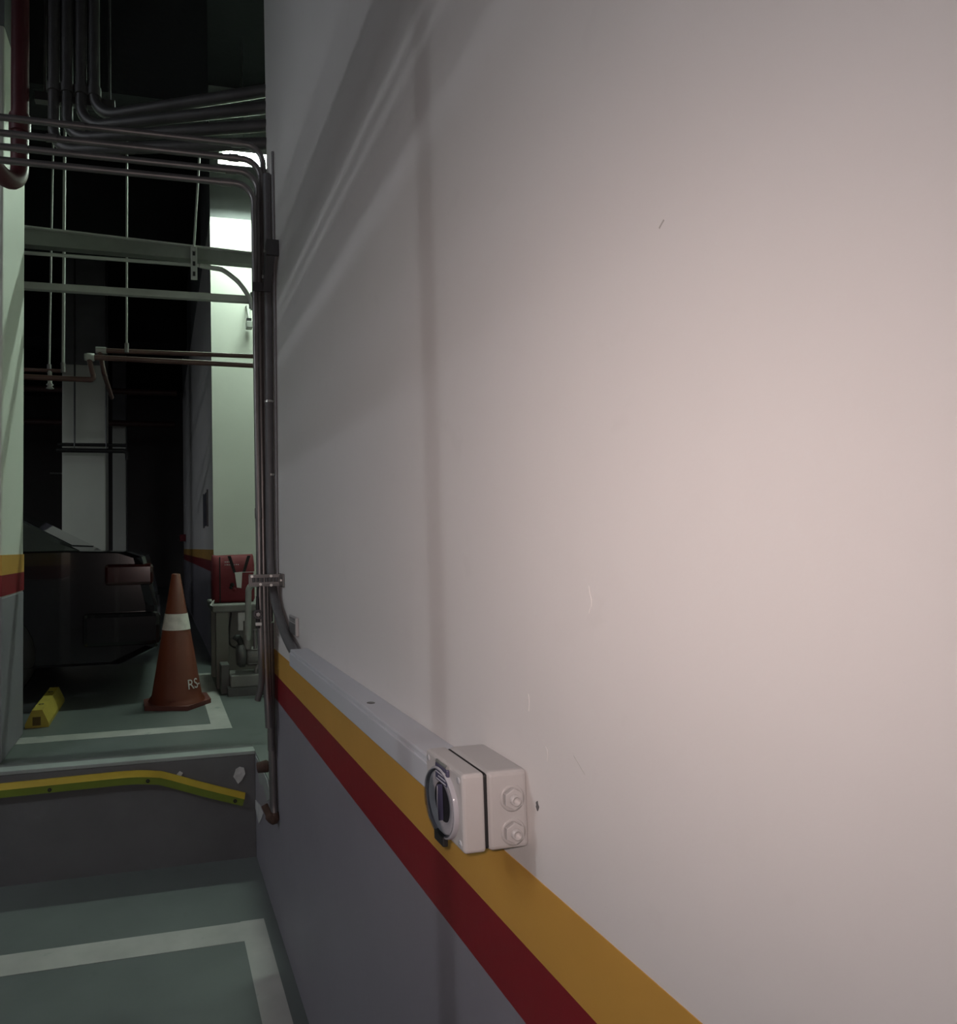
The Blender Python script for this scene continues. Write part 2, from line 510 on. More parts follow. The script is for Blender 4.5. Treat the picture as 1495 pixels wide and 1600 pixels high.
# ------------------------------------------------------------------ isolator box on the wall
BY0, BY1, BZ0, BZ1, BX0, BXG = 0.742, 0.852, 1.120, 1.216, 0.360, 0.390
bx = thing('isolator_switch', 'pale grey weatherproof switch box with round clear window on the white wall', 'switch', (WX, (BY0 + BY1) / 2, BZ0))
MB().box(BXG + .0035, WX - .0005, BY0, BY1, BZ0, BZ1, 0.006, 3).build('body', M_BOX, bx)
MB().box(BXG - .0005, BXG + .006, BY0 + .0022, BY1 - .0022, BZ0 + .0022, BZ1 - .0022, 0.004).build('gasket', M_BLACK, bx)
lid = MB().box(BX0, BXG, BY0, BY1, BZ0, BZ1, 0.0045, 3).build('lid', M_BOX, bx)
RC = Vector((BX0, 0.798, 1.163))
MB().lathe(RC, (-1, 0, 0), [(0, 0.0445), (0.004, 0.0445), (0.006, 0.043), (0.006, 0.0408), (0.0005, 0.0405)], 40).build('window_rim', M_RIM, lid, label='smoked clear rim around the window')
MB().lathe(RC, (-1, 0, 0), [(0.0003, 0.0405), (0.003, 0.0395), (0.004, 0.037), (0.004, 0.027), (0.001, 0.0245)], 40).build('window_ring', M_BOX, lid, label='pale grey inner ring')
MB().lathe(RC, (-1, 0, 0), [(0.0006, 0.026), (0.0012, 0.0)], 32).build('dial_face', M_BLACK, lid, label='black dial')
MB().box(BX0 - .0085, BX0 - .001, RC.y - .0015, RC.y + .0015, RC.z - .023, RC.z + .023, 0.001).build('dial_handle', M_LABEL, lid, label='black upright handle')
MB().tube([(BX0 - .0090, RC.y - .0022, RC.z + .022), (BX0 - .010, RC.y - .0026, RC.z), (BX0 - .0090, RC.y - .0022, RC.z - .022)], 0.0005, 6).build('handle_line', M_PALE, lid, label='thin white line on the handle')
MB().lathe(RC, (-1, 0, 0), [(0.0045, 0.0425), (0.009, 0.041), (0.0115, 0.036), (0.0125, 0.02), (0.0128, 0.0), (0.0118, 0.0), (0.0115, 0.019), (0.0105, 0.035), (0.008, 0.0395), (0.0045, 0.041)], 40).build('window_cover', M_CLEAR, lid, label='clear domed cover')
# hinge plate with print at the top, latch at the bottom
hp = MB().box(BX0 - .0045, BX0, RC.y - .022, RC.y + .014, 1.188, 1.2105, 0.0015).build('hinge_plate', M_LABEL, lid, label='dark blue printed hinge plate')
for k, (w, z) in enumerate(((.026, 1.2045), (.030, 1.2), (.022, 1.1955), (.028, 1.191))):
    MB().box(BX0 - .0048, BX0 - .0044, RC.y - .018, RC.y - .018 + w, z - .0008, z + .0008).build('print_line', M_PALE, hp)
MB().tube([(BX0 - .002, RC.y - .02, 1.2125), (BX0 - .002, RC.y + .012, 1.2125)], 0.0026, 10).build('hinge_pin', M_BOLT, lid)
MB().box(BX0 - .008, BX0, RC.y - .012, RC.y + .016, 1.1105, 1.1245, 0.002).build('latch', M_BLACK, lid, label='dark latch under the window')
for y_, z_ in ((BY0 + .010, BZ0 + .010), (BY1 - .010, BZ0 + .010), (BY1 - .010, BZ1 - .010), (BY0 + .010, BZ1 - .010)):
    MB().lathe((BX0, y_, z_), (-1, 0, 0), [(0, 0.0042), (0.0008, 0.004), (0.0008, 0.0015), (0.0002, 0.0)], 14).build('lid_screw', M_BOX2, lid)
for z_ in (1.1825, 1.1415):
    g = MB().lathe((0.426, BY0 + .0005, z_), (0, -1, 0), [(0, 0.0165), (0.0016, 0.0165), (0.0016, 0.0135)], 28).build('plug', M_BOX, bx)
    MB().lathe((0.426, BY0 - .001, z_), (0, -1, 0), [(0, 0.0135), (0.005, 0.0135), (0.0055, 0.012), (0.0055, 0.0)], 6, False).build('hex_nut', M_BOX, g)
    MB().lathe((0.426, BY0 - .006, z_), (0, -1, 0), [(0, 0.0068), (0.0055, 0.0065), (0.0055, 0.0042), (0.001, 0.004), (0.001, 0.0)], 20).build('nozzle', M_BOX, g)

# paint smear collar and chips on the wall beside the box
for (y, z, w, h, n_) in ((0.723, 1.178, .0035, .006, 1), (0.700, 1.248, .003, .008, 2), (0.61, 1.437, .0035, .014, 3), (0.735, 1.30, .003, .010, 4)):
    bmx = MB()
    rnd = random.Random(n_)
    ring = [(y + math.cos(a) * w * rnd.uniform(.6, 1.2), z + math.sin(a) * h * rnd.uniform(.6, 1.2)) for a in [k * math.pi / 5 for k in range(10)]]
    bmx.prism(ring, 'x', WX - .0004, WX + .002)
    bmx.build('plaster_blister', M_WALL if n_ > 1 else M_LGREY, wr)

for (ya, za, yb_, zb) in ((.648, 1.262, .630, 1.248), (.49, 1.785, .484, 1.79)):
    MB().prism([(ya, za), (yb_, zb), (yb_ - .001, zb - .0015), (ya - .001, za - .0015)], 'x', WX - .0002, WX + .001).build('scuff_mark', M_SCUFF, wr)

# ------------------------------------------------------------------ trunking
tr = thing('cable_trunking', 'pale blue grey plastic trunking along the wall behind the switch box', 'trunking', (0.42, 1.4, 1.132))
MB().box(0.390, WX - .0005, BY1 + .001, 1.953, 1.132, 1.183, 0.003).build('trunking_base', M_TRUNK, tr)
MB().box(0.3865, 0.3925, BY1 + .001, 1.952, 1.1335, 1.1735, 0.002).build('trunking_lid', M_TRUNK, tr)
MB().lathe((0.412, 1.245, 1.1825), (0, 0, 1), [(0, 0.009), (0.0012, 0.008), (0.0012, 0)], 16).build('fixing_slot', M_LGREY, tr, label='small dark fixing slot')

# small plate on the wall
pl = thing('wall_plate', 'small white plate with a grey label above the trunking end', 'plate', (0.44, 2.14, 1.2))
MB().box(0.4375, WX - .0005, 2.09, 2.205, 1.200, 1.262, 0.003).build('cover', M_BOX, pl)
lb = MB().box(0.4362, 0.438, 2.096, 2.198, 1.203, 1.240).build('label', M_LGREY, pl, label='grey label field')
for z_ in (1.246, 1.2515, 1.256):
    MB().box(0.4365, 0.438, 2.10, 2.19, z_ - .0013, z_ + .0013).build('print_line', M_LGREY, pl)

# ------------------------------------------------------------------ conduits that cross in front and drop down the wall edge
def coupling(p, d, r, parent, m=M_COND):
    p, d = Vector(p), Vector(d).normalized()
    MB().tube([p - d * .02, p + d * .02], r, 12).build('coupling', m, parent)


CG = 'conduits crossing from the left and dropping down the wall end'
specs = [  # y, z, x of drop, lower end, label
    (2.558, 3.171, 0.4310, 1.20, 'uppermost of four steel conduits crossing at the top left'),
    (2.530, 3.091, 0.4150, 0.70, 'second steel conduit from the top crossing at the top left'),
    (2.500, 3.019, 0.3980, 0.80, 'third steel conduit from the top crossing at the top left'),
    (2.470, 2.949, 0.3770, 0.90, 'lowest of four steel conduits crossing at the top left'),
]
for i, (y, z, x, ze, lab) in enumerate(specs):
    t = thing('conduit', lab, 'conduit', (x, y, ze), None)
    MB().tube(bend((-2.6, y, z), (x, y, z), (x, y, 1.2), 0.075, 9), 0.0125, 14).build('pipe', M_COND, t)
    low = [None,
           [(x, y, 1.21), (x + .002, y + .003, 1.0), (.420, 2.53, .80), (.421, 2.53, .70)],
           [(x, y, 1.21), (x + .004, y, 1.0), (.405, 2.49, .86), (.406, 2.488, .80)],
           [(x, y, 1.21), (x + .002, y, 1.05), (.383, 2.50, .97), (.370, 2.52, .90)]][i]
    if low:
        MB().tube(smooth_path(low, 5), 0.0125, 14).build('lower_pipe', M_COND, t)
    coupling((x - .11, y, z), (1, 0, 0), 0.0155, t)
    coupling((-0.30 - .1 * i, y, z), (1, 0, 0), 0.0152, t)
    coupling((x, y, 2.02 - .13 * i), (0, 0, 1), 0.0148, t)
# long grey drop pipe that runs on below the ledge to a broken elbow
t = thing('drop_pipe', 'long grey drop pipe ending in a broken rusty elbow by the ledge', 'pipe', (0.425, 2.56, .42))
MB().tube(smooth_path([(0.431, 2.558, 1.195), (0.431, 2.560, 1.0), (0.431, 2.562, .75), (0.430, 2.545, .52), (0.430, 2.53, .45)], 5), 0.015, 14).build('pipe', M_COND, t)
MB().tube(smooth_path([(0.430, 2.53, .46), (0.431, 2.525, .435), (0.412, 2.53, .45), (0.395, 2.55, .485)], 5), [0.018] * 6 + [0.02] * 5 + [0.014] * 5, 12).build('broken_elbow', M_RUST, t, label='broken rusty elbow')
MB().lathe((0.397, 2.60, 0.615), (1, -.3, 0.2), [(-.02, .0), (-.02, .02), (.02, .024), (.03, .016), (.03, 0)], 12).build('pipe_stub', M_RUST, t, label='rusty stub')
# dark flexible conduit into the trunking
fx = thing('flexible_conduit', 'dark flexible conduit curving down into the trunking end', 'conduit', (0.43, 2.3, 1.15))
MB().tube(smooth_path([(0.432, 2.475, 3.0), (0.431, 2.47, 2.6), (0.426, 2.465, 2.2), (0.420, 2.46, 1.7), (0.418, 2.45, 1.42), (0.420, 2.38, 1.30), (0.420, 2.20, 1.205), (0.418, 2.02, 1.160), (0.418, 1.952, 1.150)], 7), 0.0165, 16).build('hose', M_FLEX, fx)
for z_ in (2.07, 1.78):
    MB().tube([(0.4245, 2.463, z_ - .004), (0.4245, 2.463, z_ + .004)], 0.0185, 14).build('clip', M_BOLT, fx)
tc_ = MB().tube(smooth_path([(0.443, 2.40, 3.05), (0.443, 2.40, 2.5), (0.443, 2.42, 2.0), (0.443, 2.44, 1.5), (0.443, 2.42, 1.30), (0.443, 2.28, 1.215), (0.440, 2.05, 1.165), (0.438, 1.953, 1.155)], 7), 0.0055, 10).build('cable', M_CABLE, label='thin grey cable running down the wall face beside the flexible conduit', cat='cable')

# strut brackets holding the bundle
st = thing('strut_bracket', 'steel strut clamping the conduits above the small wall plate', 'bracket', (0.40, 2.45, 1.352))
sb = MB()
sb.box(0.325, 0.440, 2.395, 2.402, 1.352, 1.396).box(0.325, 0.440, 2.375, 2.395, 1.392, 1.396).box(0.325, 0.440, 2.375, 2.395, 1.352, 1.356)
sb.build('channel', M_STRUT, st)
MB().box(0.440, WX - .0005, 2.325, 2.405, 1.350, 1.398, 0.002).build('foot_plate', M_STRUT, st)
for xx in (0.341, 0.356, 0.371, 0.388, 0.401, 0.414, 0.428):
    MB().tube([(xx, 2.372, 1.368), (xx, 2.372, 1.384)], 0.0055, 8).build('clamp', M_CLAMPDARK, st)
for xx, zz in ((0.333, 1.39), (0.365, 1.36), (0.405, 1.39), (0.405, 1.356)):
    MB().lathe((xx, 2.372, zz), (0, -1, 0), [(0, .0055), (.006, .0055), (.006, 0)], 6, False).build('bolt', M_BOLT, st)
for xx, ye in ((0.377, 2.459), (0.398, 2.489), (0.414, 2.519)):
    MB().box(xx - .003, xx + .003, 2.400, ye, 1.371, 1.377).build('strap', M_CLAMPDARK, st)
MB().lathe((0.4405, 2.352, 1.374), (-1, 0, 0), [(0, .007), (.005, .007), (.005, 0)], 6, False).build('bolt', M_BOLT, st)

su = thing('angled_strut', 'dark angled strut on the wall high up beside the conduits', 'bracket', (0.43, 2.45, 2.48))
MB().prism([(2.335, 2.60), (2.335, 2.66), (2.36, 2.665), (2.428, 2.56), (2.428, 2.50)], 'x', 0.402, 0.434).build('channel', M_CLAMPDARK, su)
MB().box(0.40, WX - .0005, 2.325, 2.336, 2.60, 2.66).build('end_plate', M_CLAMPDARK, su)
for y_, z_ in ((2.36, 2.63), (2.41, 2.55)):
    MB().lathe((0.402, y_, z_), (-1, 0, 0), [(0, .007), (.006, .007), (.006, 0)], 6, False).build('bolt', M_BOLT, su)
MB().box(0.362, 0.43, 2.429, 2.437, 2.50, 2.535).build('clamp_bar', M_CLAMPDARK, su)

# ------------------------------------------------------------------ ceiling conduits with strut, top left
xs = (-0.452, -0.395, -0.335, -0.278)
tops = (3.30, 3.36, 3.42, 3.475)
for i, (x, zb) in enumerate(zip(xs, tops)):
    lab = ['leftmost', 'second from left', 'third from left', 'rightmost'][i] + ' of four dark conduits dropping from the ceiling, top left'
    t = thing('ceiling_conduit', lab, 'conduit', (x, 2.9, zb))
    y = 2.92
    MB().tube(bend((x, y, 5.58), (x, y, zb - .02), (0.46, 2.585, zb - .02 - .075 + .055 * i * .35), 0.11, 9), 0.025, 14).build('pipe', M_COND2, t)
    MB().tube([(x, y, 3.55), (x, y, 3.59)], 0.031, 14).build('coupling', M_COND2, t)
    MB().tube([(x, y - .0, 4.05), (x, y, 4.09)], 0.031, 14).build('coupling', M_COND2, t)
t = thing('strut_rail', 'short steel strut rail across the four dark ceiling conduits', 'bracket', (-0.36, 2.96, 3.53))
MB().box(-0.54, -0.19, 2.95, 2.985, 3.53, 3.57).build('channel', M_STRUT, t)
for x in (-0.50, -0.215):
    MB().tube([(x, 2.99, 3.55), (x, 2.99, 5.58)], 0.006, 8).build('hanger', M_STRUT, t)

# big dark red pipe with a return bend
t = thing('water_pipe', 'thick dark red water pipe with a U bend at the top left', 'pipe', (-0.60, 2.85, 3.06))
MB().tube(bend((-0.594, 2.92, 5.58), (-0.594, 2.92, 3.05), (-0.80, 2.60, 3.22), 0.085, 10), 0.038, 20).build('pipe', M_PIPERED, t)
MB().tube([(-0.594, 2.92, 3.34), (-0.594, 2.92, 3.42)], 0.046, 20).build('coupling', M_PIPERED, t)

# ------------------------------------------------------------------ trays, rods and sprinkler pipes in the middle distance
t = thing('cable_tray', 'grey sheet metal cable tray crossing between the pillars', 'cable tray', (0, 4.0, 3.33))
MB().loft([[(-2.6, 3.97, 3.357), (-2.6, 4.03, 3.357), (-2.6, 4.03, 3.50), (-2.6, 3.97, 3.50)], [(0.95, 3.97, 3.300), (0.95, 4.03, 3.300), (0.95, 4.03, 3.355), (0.95, 3.97, 3.355)]], smooth=False).build('trough', M_TRAY, t)
MB().loft([[(-2.6, 3.95, 3.498), (-2.6, 4.05, 3.498), (-2.6, 4.05, 3.508), (-2.6, 3.95, 3.508)], [(0.95, 3.95, 3.353), (0.95, 4.05, 3.353), (0.95, 4.05, 3.363), (0.95, 3.95, 3.363)]], smooth=False).build('tray_lid', M_CONDW, t)
t = thing('thin_conduit', 'thin conduit under the cable tray with a flexible end on the lit wall', 'conduit', (0, 4.0, 3.2))
MB().tube([(-2.6, 4.0, 3.290), (0.27, 4.0, 3.286)], 0.011, 12).build('pipe', M_CONDW, t)
MB().tube(smooth_path([(0.26, 4.0, 3.286), (0.34, 4.0, 3.276), (0.40, 4.0, 3.268), (0.46, 3.97, 3.215), (0.51, 3.95, 3.16), (0.565, 3.94, 3.07), (0.585, 3.94, 3.0)], 6), 0.015, 12).build('flexible_end', M_CONDW, t)
MB().tube([(0.25, 4.0, 3.286), (0.29, 4.0, 3.285)], 0.0135, 12).build('coupling', M_COND, t)
t = thing('trunking_run', 'pale square trunking crossing below the cable tray', 'trunking', (0, 4.0, 3.06))
MB().box(-2.6, 0.62, 3.98, 4.02, 3.062, 3.105, 0.004).build('channel', M_CONDW, t)
MB().box(0.575, 0.60, 3.96, 4.04, 3.04, 3.12).build('end_bracket', M_STRUT, t)
for i, (x, y, z0, lab) in enumerate(((0.218, 3.93, 3.18, 'hanging rod with a slotted plate beside the lit wall end'),
                                     (-0.197, 4.085, 2.74, 'bare hanging rod down to the brown sprinkler pipes'),
                                     (-0.575, 4.085, 2.60, 'straight hanging rod nearest the left pillar'),
                                     (-0.71, 4.42, 2.68, 'slanting hanging rod nearest the left pillar'))):
    t = thing('hanging_rod', lab, 'rod', (x, y, z0))
    ztop = 4.17 if i < 3 else 5.59
    xt = x + (0.055 if i == 0 else 0.04 if i == 3 else 0.008)
    MB().tube([(x, y, z0 + (.17 if i == 0 else 0)), (xt, y, ztop)], 0.007 if i != 2 else 0.010, 8).build('rod', M_CONDW, t)
    if i == 0:
        p = MB().box(x - .020, x + .020, y - .010, y + .004, 3.16, 3.37, 0.004).build('slotted_plate', M_CONDW, t)
        for zz in (3.195, 3.26, 3.325):
            MB().box(x - .008, x + .008, y - .0115, y - .009, zz - .014, zz + .014).build('slot', M_BLACK, p)
        MB().lathe((x, y - .010, 3.345), (0, -1, 0), [(0, .012), (.01, .012), (.01, 0)], 6, False).build('nut', M_BOLT, t)
    else:
        MB().tube([(x, y, z0 - .01), (x, y, z0 + .05)], 0.014, 10).build('clamp', M_COND, t)

t = thing('sprinkler_pipe', 'upper brown sprinkler pipe crossing the lit wall end', 'pipe', (0, 4.2, 2.77))
MB().tube(poly_path([(0.75, 4.22, 2.785), (-0.372, 4.22, 2.779), (-0.345, 4.22, 2.63), (-0.345, 4.9, 2.63)], 0.02), 0.0155, 12).build('pipe', M_BROWN, t)
MB().tube([(-0.395, 4.22, 2.779), (-0.33, 4.22, 2.779)], 0.022, 12).build('elbow', M_CONDW, t)
t = thing('sprinkler_pipe', 'lower brown sprinkler pipe with a pale elbow, left end dropping back', 'pipe', (0, 4.2, 2.71))
MB().tube(poly_path([(0.75, 4.18, 2.708), (-0.435, 4.18, 2.720), (-0.40, 4.18, 2.575), (-2.0, 4.18, 2.59)], 0.02), 0.0175, 12).build('pipe', M_BROWN, t)
MB().lathe((-0.46, 4.18, 2.72), (1, 0, 0), [(0, 0), (0, .022), (.025, .026), (.06, .024), (.06, 0)], 14).build('elbow', M_CONDW, t, label='pale elbow')
t = thing('sprinkler_branch', 'short brown branch pipe with a sprinkler head by the left pillar', 'pipe', (-0.8, 4.4, 2.68))
MB().tube([(-2.0, 4.4, 2.683), (-0.60, 4.4, 2.683)], 0.012, 10).build('pipe', M_BROWN, t)
MB().tube([(-0.702, 4.4, 2.68), (-0.702, 4.4, 2.60)], 0.014, 10).build('drop', M_CONDW, t)
MB().lathe((-0.702, 4.4, 2.60), (0, 0, -1), [(0, .014), (.012, .024), (.02, .012), (.035, .026), (.038, .0)], 14).build('sprinkler_head', M_CONDW, t)

# dim pipes deeper in the hall
for i, (x0, x1, y, z, r, lab) in enumerate(((-1.32, -0.44, 8.9, 2.905, .022, 'upper thin dark pipe across the far grey pillar'),
                                             (-1.32, -0.42, 8.78, 2.81, .03, 'lower dark pipe with hooked end across the far grey pillar'),
                                             (-4.0, 0.3, 11.0, 4.15, .05, 'dim brown main pipe high in the far dark'),
                                             (-4.0, 0.3, 12.8, 3.95, .06, 'dim brown main pipe farthest back in the dark'))):
    t = thing('far_pipe', lab, 'pipe', ((x0 + x1) / 2, y, z))
    pts = [(x0, y, z), (x1, y, z)]
    if i == 1:
        pts = poly_path([(x0, y, z), (x1, y, z), (x1, y, z - .12)], .05)
    MB().tube(pts, r, 10).build('pipe', M_BLACK if i < 2 else M_BROWN, t)
    for k in (0.25, 0.7):
        xx = x0 + (x1 - x0) * k
        MB().tube([(xx, y, z + r), (xx, y, 5.59)], 0.008, 6).build('hanger', M_STRUT, t)
b = MB().box(-2.35, -2.05, 16.95, 16.999, 2.72, 3.2, .01).build('notice_board', M_BOARD, label='pale lilac board far back beside the left pillar', cat='board')
for i, (x, z, w) in enumerate(((-2.4, 3.42, .3), (-1.85, 3.44, .2), (-1.75, 3.2, .2))):
    MB().box(x - w, x + w, 16.93, 16.999, z, z + .035).build('far_conduit', M_CONDW, label=['left', 'upper right', 'lower right'][i] + ' short pale conduit far back over the lilac board', cat='conduit')

# plaque and red fitting on the far wall
t = thing('wall_plaque', 'tall dark plaque on the far wall left of the lit wall end', 'plaque', (WX, 6.35, 1.71))
MB().box(WX - .012, WX - .0005, 6.08, 6.60, 1.715, 2.035, .003).build('panel', M_PLAQUE, t)
MB().box(WX - .016, WX - .0005, 6.06, 6.08, 1.70, 2.05).build('frame_edge', M_CLAMPDARK, t)
MB().box(WX - .016, WX - .0005, 6.60, 6.62, 1.70, 2.05).build('frame_edge', M_CLAMPDARK, t)
t = thing('alarm_box', 'small red alarm box at the far end of the far wall', 'alarm', (WX, 11.6, 1.62))
MB().box(WX - .10, WX - .001, 11.4, 11.75, 1.62, 1.74, .01).build('case', M_BAG, t)
MB().lathe((WX - .10, 11.57, 1.68), (-1, 0, 0), [(0, .04), (.015, .035), (.015, 0)], 14).build('bell', M_PIPERED, t)
t = thing('wall_sensor', 'small pale sensor on a bracket on the lit wall end', 'sensor', (.77, 5.45, 3.39))
MB().box(.745, .80, 5.40, 5.47, 3.395, 3.455, .006).build('case', M_CONDW, t)
MB().box(.748, .79, 5.405, 5.45, 3.455, 3.48).build('cap', M_BLACK, t)
MB().tube([(.772, 5.44, 3.47), (.765, 5.47, 3.60), (.76, 5.492, 3.61)], .014, 10).build('arm', M_CONDW, t)

# ------------------------------------------------------------------ pump stand, bag, pump in the recess
t = thing('equipment_stand', 'pale stand with a grey top under the red bag', 'stand', (.52, 4.85, UF))
MB().box(.36, .80, 4.58, 5.12, 1.038, 1.094, .012).build('top', M_SLAB, t)
MB().box(.385, .475, 4.60, 4.68, UF, 1.038, .004).build('front_leg', M_STAND, t)
MB().box(.72, .79, 4.60, 4.68, UF, 1.038, .004).build('front_leg', M_STAND, t)
MB().box(.385, .79, 5.04, 5.10, UF, 1.038).build('back_panel', M_STAND, t)
MB().box(.49, .73, 4.95, 4.97, .80, 1.03, .004).build('inner_panel', M_SLAB, t)
MB().box(.545, .625, 4.62, 4.65, .90, 1.032, .004).build('junction_box', M_PALE, t, label='white junction box')
MB().tube(smooth_path([(.50, 4.66, 1.03), (.485, 4.66, .9), (.49, 4.66, .80), (.55, 4.66, .77)], 5), .006, 8).build('wire', M_BLACK, t)
MB().wobble(0).tube([(.352, 4.57, 1.09), (.372, 4.57, 1.13)], [.013, .004], 8).build('torn_corner', M_TAG, t, label='white torn corner')

bag = thing('tool_bag', 'red fabric bag with black straps and white tag on the grey stand', 'bag', (.53, 4.8, 1.095))
rings = []
for z, a, b_ in ((1.097, .150, .085), (1.12, .158, .095), (1.25, .160, .10), (1.36, .160, .085), (1.425, .155, .055), (1.44, .150, .03)):
    ring = []
    for k in range(24):
        an = 2 * math.pi * k / 24
        cx_, sx_ = math.cos(an), math.sin(an)
        ring.append((.53 + a * math.copysign(abs(cx_) ** .35, cx_), 4.8 + b_ * math.copysign(abs(sx_) ** .45, sx_), z + (.012 * abs(cx_) ** 3 - .004 if z > 1.4 else 0)))
    rings.append(ring)
MB().loft(rings).build('body', M_BAG, bag)
for (xa, xb) in ((.495, .535), (.640, .600)):
    MB().prism([(xa - .012, 1.435), (xa + .012, 1.435), (xb + .010, 1.31), (xb - .010, 1.31)], 'y', 4.690, 4.703).build('strap', M_STRAP, bag)
MB().box(.422, .430, 4.690, 4.705, 1.10, 1.43).build('seam_band', M_STRAP, bag)
tg = MB().prism([(.533, 1.315), (.588, 1.318), (.580, 1.20), (.548, 1.205)], 'y', 4.682, 4.688).build('tag', M_TAG, bag, label='white paper tag')
MB().tube([(.588, 4.685, 1.315), (.68, 4.69, 1.315)], .002, 6).build('tag_string', M_PALE, bag)
rnd = random.Random(5)
for r_, (z, n_, w) in enumerate(((1.392, 3, .010), (1.372, 8, .009))):
    for k in range(n_):
        x = .462 + k * .0135
        MB().box(x, x + w * rnd.uniform(.6, 1), 4.700, 4.7035, z - .004, z + .004 * rnd.uniform(.5, 1.2)).build('print_mark', M_PALE, bag)
for k, (x, z, r_) in enumerate(((.515, 1.225, .016), (.53, 1.19, .014), (.505, 1.205, .012))):
    MB().lathe((x, 4.70, z), (0, -1, 0), [(-.01, r_), (.006, r_), (.012, r_ * .6), (.012, 0)], 10).build('knot', M_STRAP if k != 1 else M_BAG, bag)

pu = thing('water_pump', 'small pale pump on a base plate under the stand', 'pump', (.6, 4.55, UF))
MB().box(.46, .74, 4.36, 4.57, .555, .635, .008).build('base_block', M_SLAB, pu)
MB().box(.40, .46, 4.42, 4.55, UF, .70, .006).build('foot', M_PUMP, pu)
MB().box(.44, .78, 4.34, 4.58, UF, .555).build('plinth', M_PUMP, pu)
MB().lathe((.515, 4.46, .755), (1, 0, 0), [(0, 0), (0, .07), (.02, .085), (.05, .085), (.06, .06), (.06, 0)], 22).build('volute', M_PUMP, pu)
mo = MB().lathe((.575, 4.46, .745), (1, 0, 0), [(0, 0), (0, .055), (.01, .065), (.13, .065), (.15, .05), (.15, 0)], 22).build('motor', M_MOTOR, pu)
for k in range(8):
    a = k * math.pi / 4
    MB().box(.59, .70, 4.46 + .066 * math.cos(a) - .003, 4.46 + .066 * math.cos(a) + .003, .745 + .066 * math.sin(a) - .003, .745 + .066 * math.sin(a) + .003).build('fin', M_MOTOR, mo)
MB().tube(smooth_path([(.545, 4.44, .83), (.52, 4.44, .88), (.50, 4.44, .86)], 4), .022, 10).build('inlet', M_BLACK, pu)
MB().tube(smooth_path([(.70, 4.40, .72), (.64, 4.40, .66), (.66, 4.40, .60), (.72, 4.38, .57)], 5), .014, 10).build('hose', M_COND, pu)
rp = MB().tube(poly_path([(.80, 4.40, 1.255), (.595, 4.40, 1.24), (.585, 4.42, .80)], .05), .022, 14).build('riser', M_CONDW, pu)
MB().tube([(.585, 4.42, .80), (.585, 4.43, .99)], .028, 14).build('sleeve', M_MOTOR, rp)
MB().tube([(.635, 4.40, .80), (.635, 4.40, .93)], .014, 12).build('return_pipe', M_COND, pu)
MB().tube([(.636, 4.42, 1.245), (.636, 4.42, 1.33)], .004, 8).build('bleed_rod', M_BOLT, pu)
ga = thing('pressure_gauge', 'small round dial gauge on the conduits below the strut', 'gauge', (.366, 2.435, 1.20))
MB().tube([(.364, 2.441, 1.19), (.364, 2.441, 1.23), (.364, 2.441, 1.31)], [.009, .009, .006], 12).build('valve_body', M_BLACK, ga)
MB().tube([(.364, 2.441, 1.30), (.362, 2.42, 1.33), (.362, 2.400, 1.353)], .004, 8).build('hook', M_CLAMPDARK, ga)
gd = MB().lathe((.363, 2.430, 1.243), (0, -1, 0), [(0, 0), (0, .0185), (.007, .0185), (.007, .016), (.006, .0)], 22).build('case', M_CLAMPDARK, ga)
MB().lathe((.363, 2.4245, 1.243), (0, -1, 0), [(0, .0155), (.001, .0155), (.001, .0)], 18).build('dial', M_PALE, gd)
for k in range(6):
    a = k * math.pi / 3
    MB().box(.363 + .010 * math.cos(a) - .0025, .363 + .010 * math.cos(a) + .0025, 2.421, 2.424, 1.243 + .010 * math.sin(a) - .0025, 1.243 + .010 * math.sin(a) + .0025).build('mark', M_BLACK, gd)
MB().box(.353, .377, 2.427, 2.434, 1.200, 1.212, .002).build('tag', M_TAG, ga)

# ------------------------------------------------------------------ traffic cone
cx0, cy0 = .10, 4.25
cn = thing('traffic_cone', 'orange traffic cone with a white band standing beside the wall', 'cone', (cx0, cy0, UF))
base = [(cx0 - .20, cy0 - .13), (cx0 + .06, cy0 - .205), (cx0 + .215, cy0 - .04), (cx0 + .20, cy0 + .15), (cx0 - .03, cy0 + .21), (cx0 - .21, cy0 + .06)]
MB().prism(base, 'z', UF, UF + .028).build('base', M_CONEB, cn)


def cr(z):
    return .162 - (z - UF - .03) * (.162 - .028) / .80


cb = MB().lathe((cx0, cy0, UF), (0, 0, 1), [(.028, .182), (.045, .172), (.06, .160), (.83, .028), (.835, .018), (.80, .010)], 32).build('body', M_CONE, cn)
MB().lathe((cx0, cy0, UF), (0, 0, 1), [(.478, .0915), (.58, .0735)], 32).build('reflective_band', M_REFL, cn, label='white reflective band')
# lettering on the cone
cu = bpy.data.curves.new('lettering', 'FONT')
cu.body = 'RS-'
cu.size = .085
cu.extrude = .001
to = bpy.data.objects.new('lettering_tmp', cu)
col.objects.link(to)
bpy.context.view_layer.update()
dg = bpy.context.evaluated_depsgraph_get()
lm = bpy.data.meshes.new_from_object(to.evaluated_get(dg))
bpy.data.objects.remove(to)
lm.name = 'lettering'
wd = max(v.co.x for v in lm.vertices)
for v in lm.vertices:
    z = .115 + v.co.y
    rr = cr(UF + z) + .006 + v.co.z
    an = math.radians(-66) + v.co.x / .145
    v.co = Vector((rr * math.cos(an), rr * math.sin(an), z))
lm.materials.clear()
lm.materials.append(M_PALE)
lo = bpy.data.objects.new('lettering', lm)
col.objects.link(lo)
lo.parent = cn
lo['label'] = 'white letters'

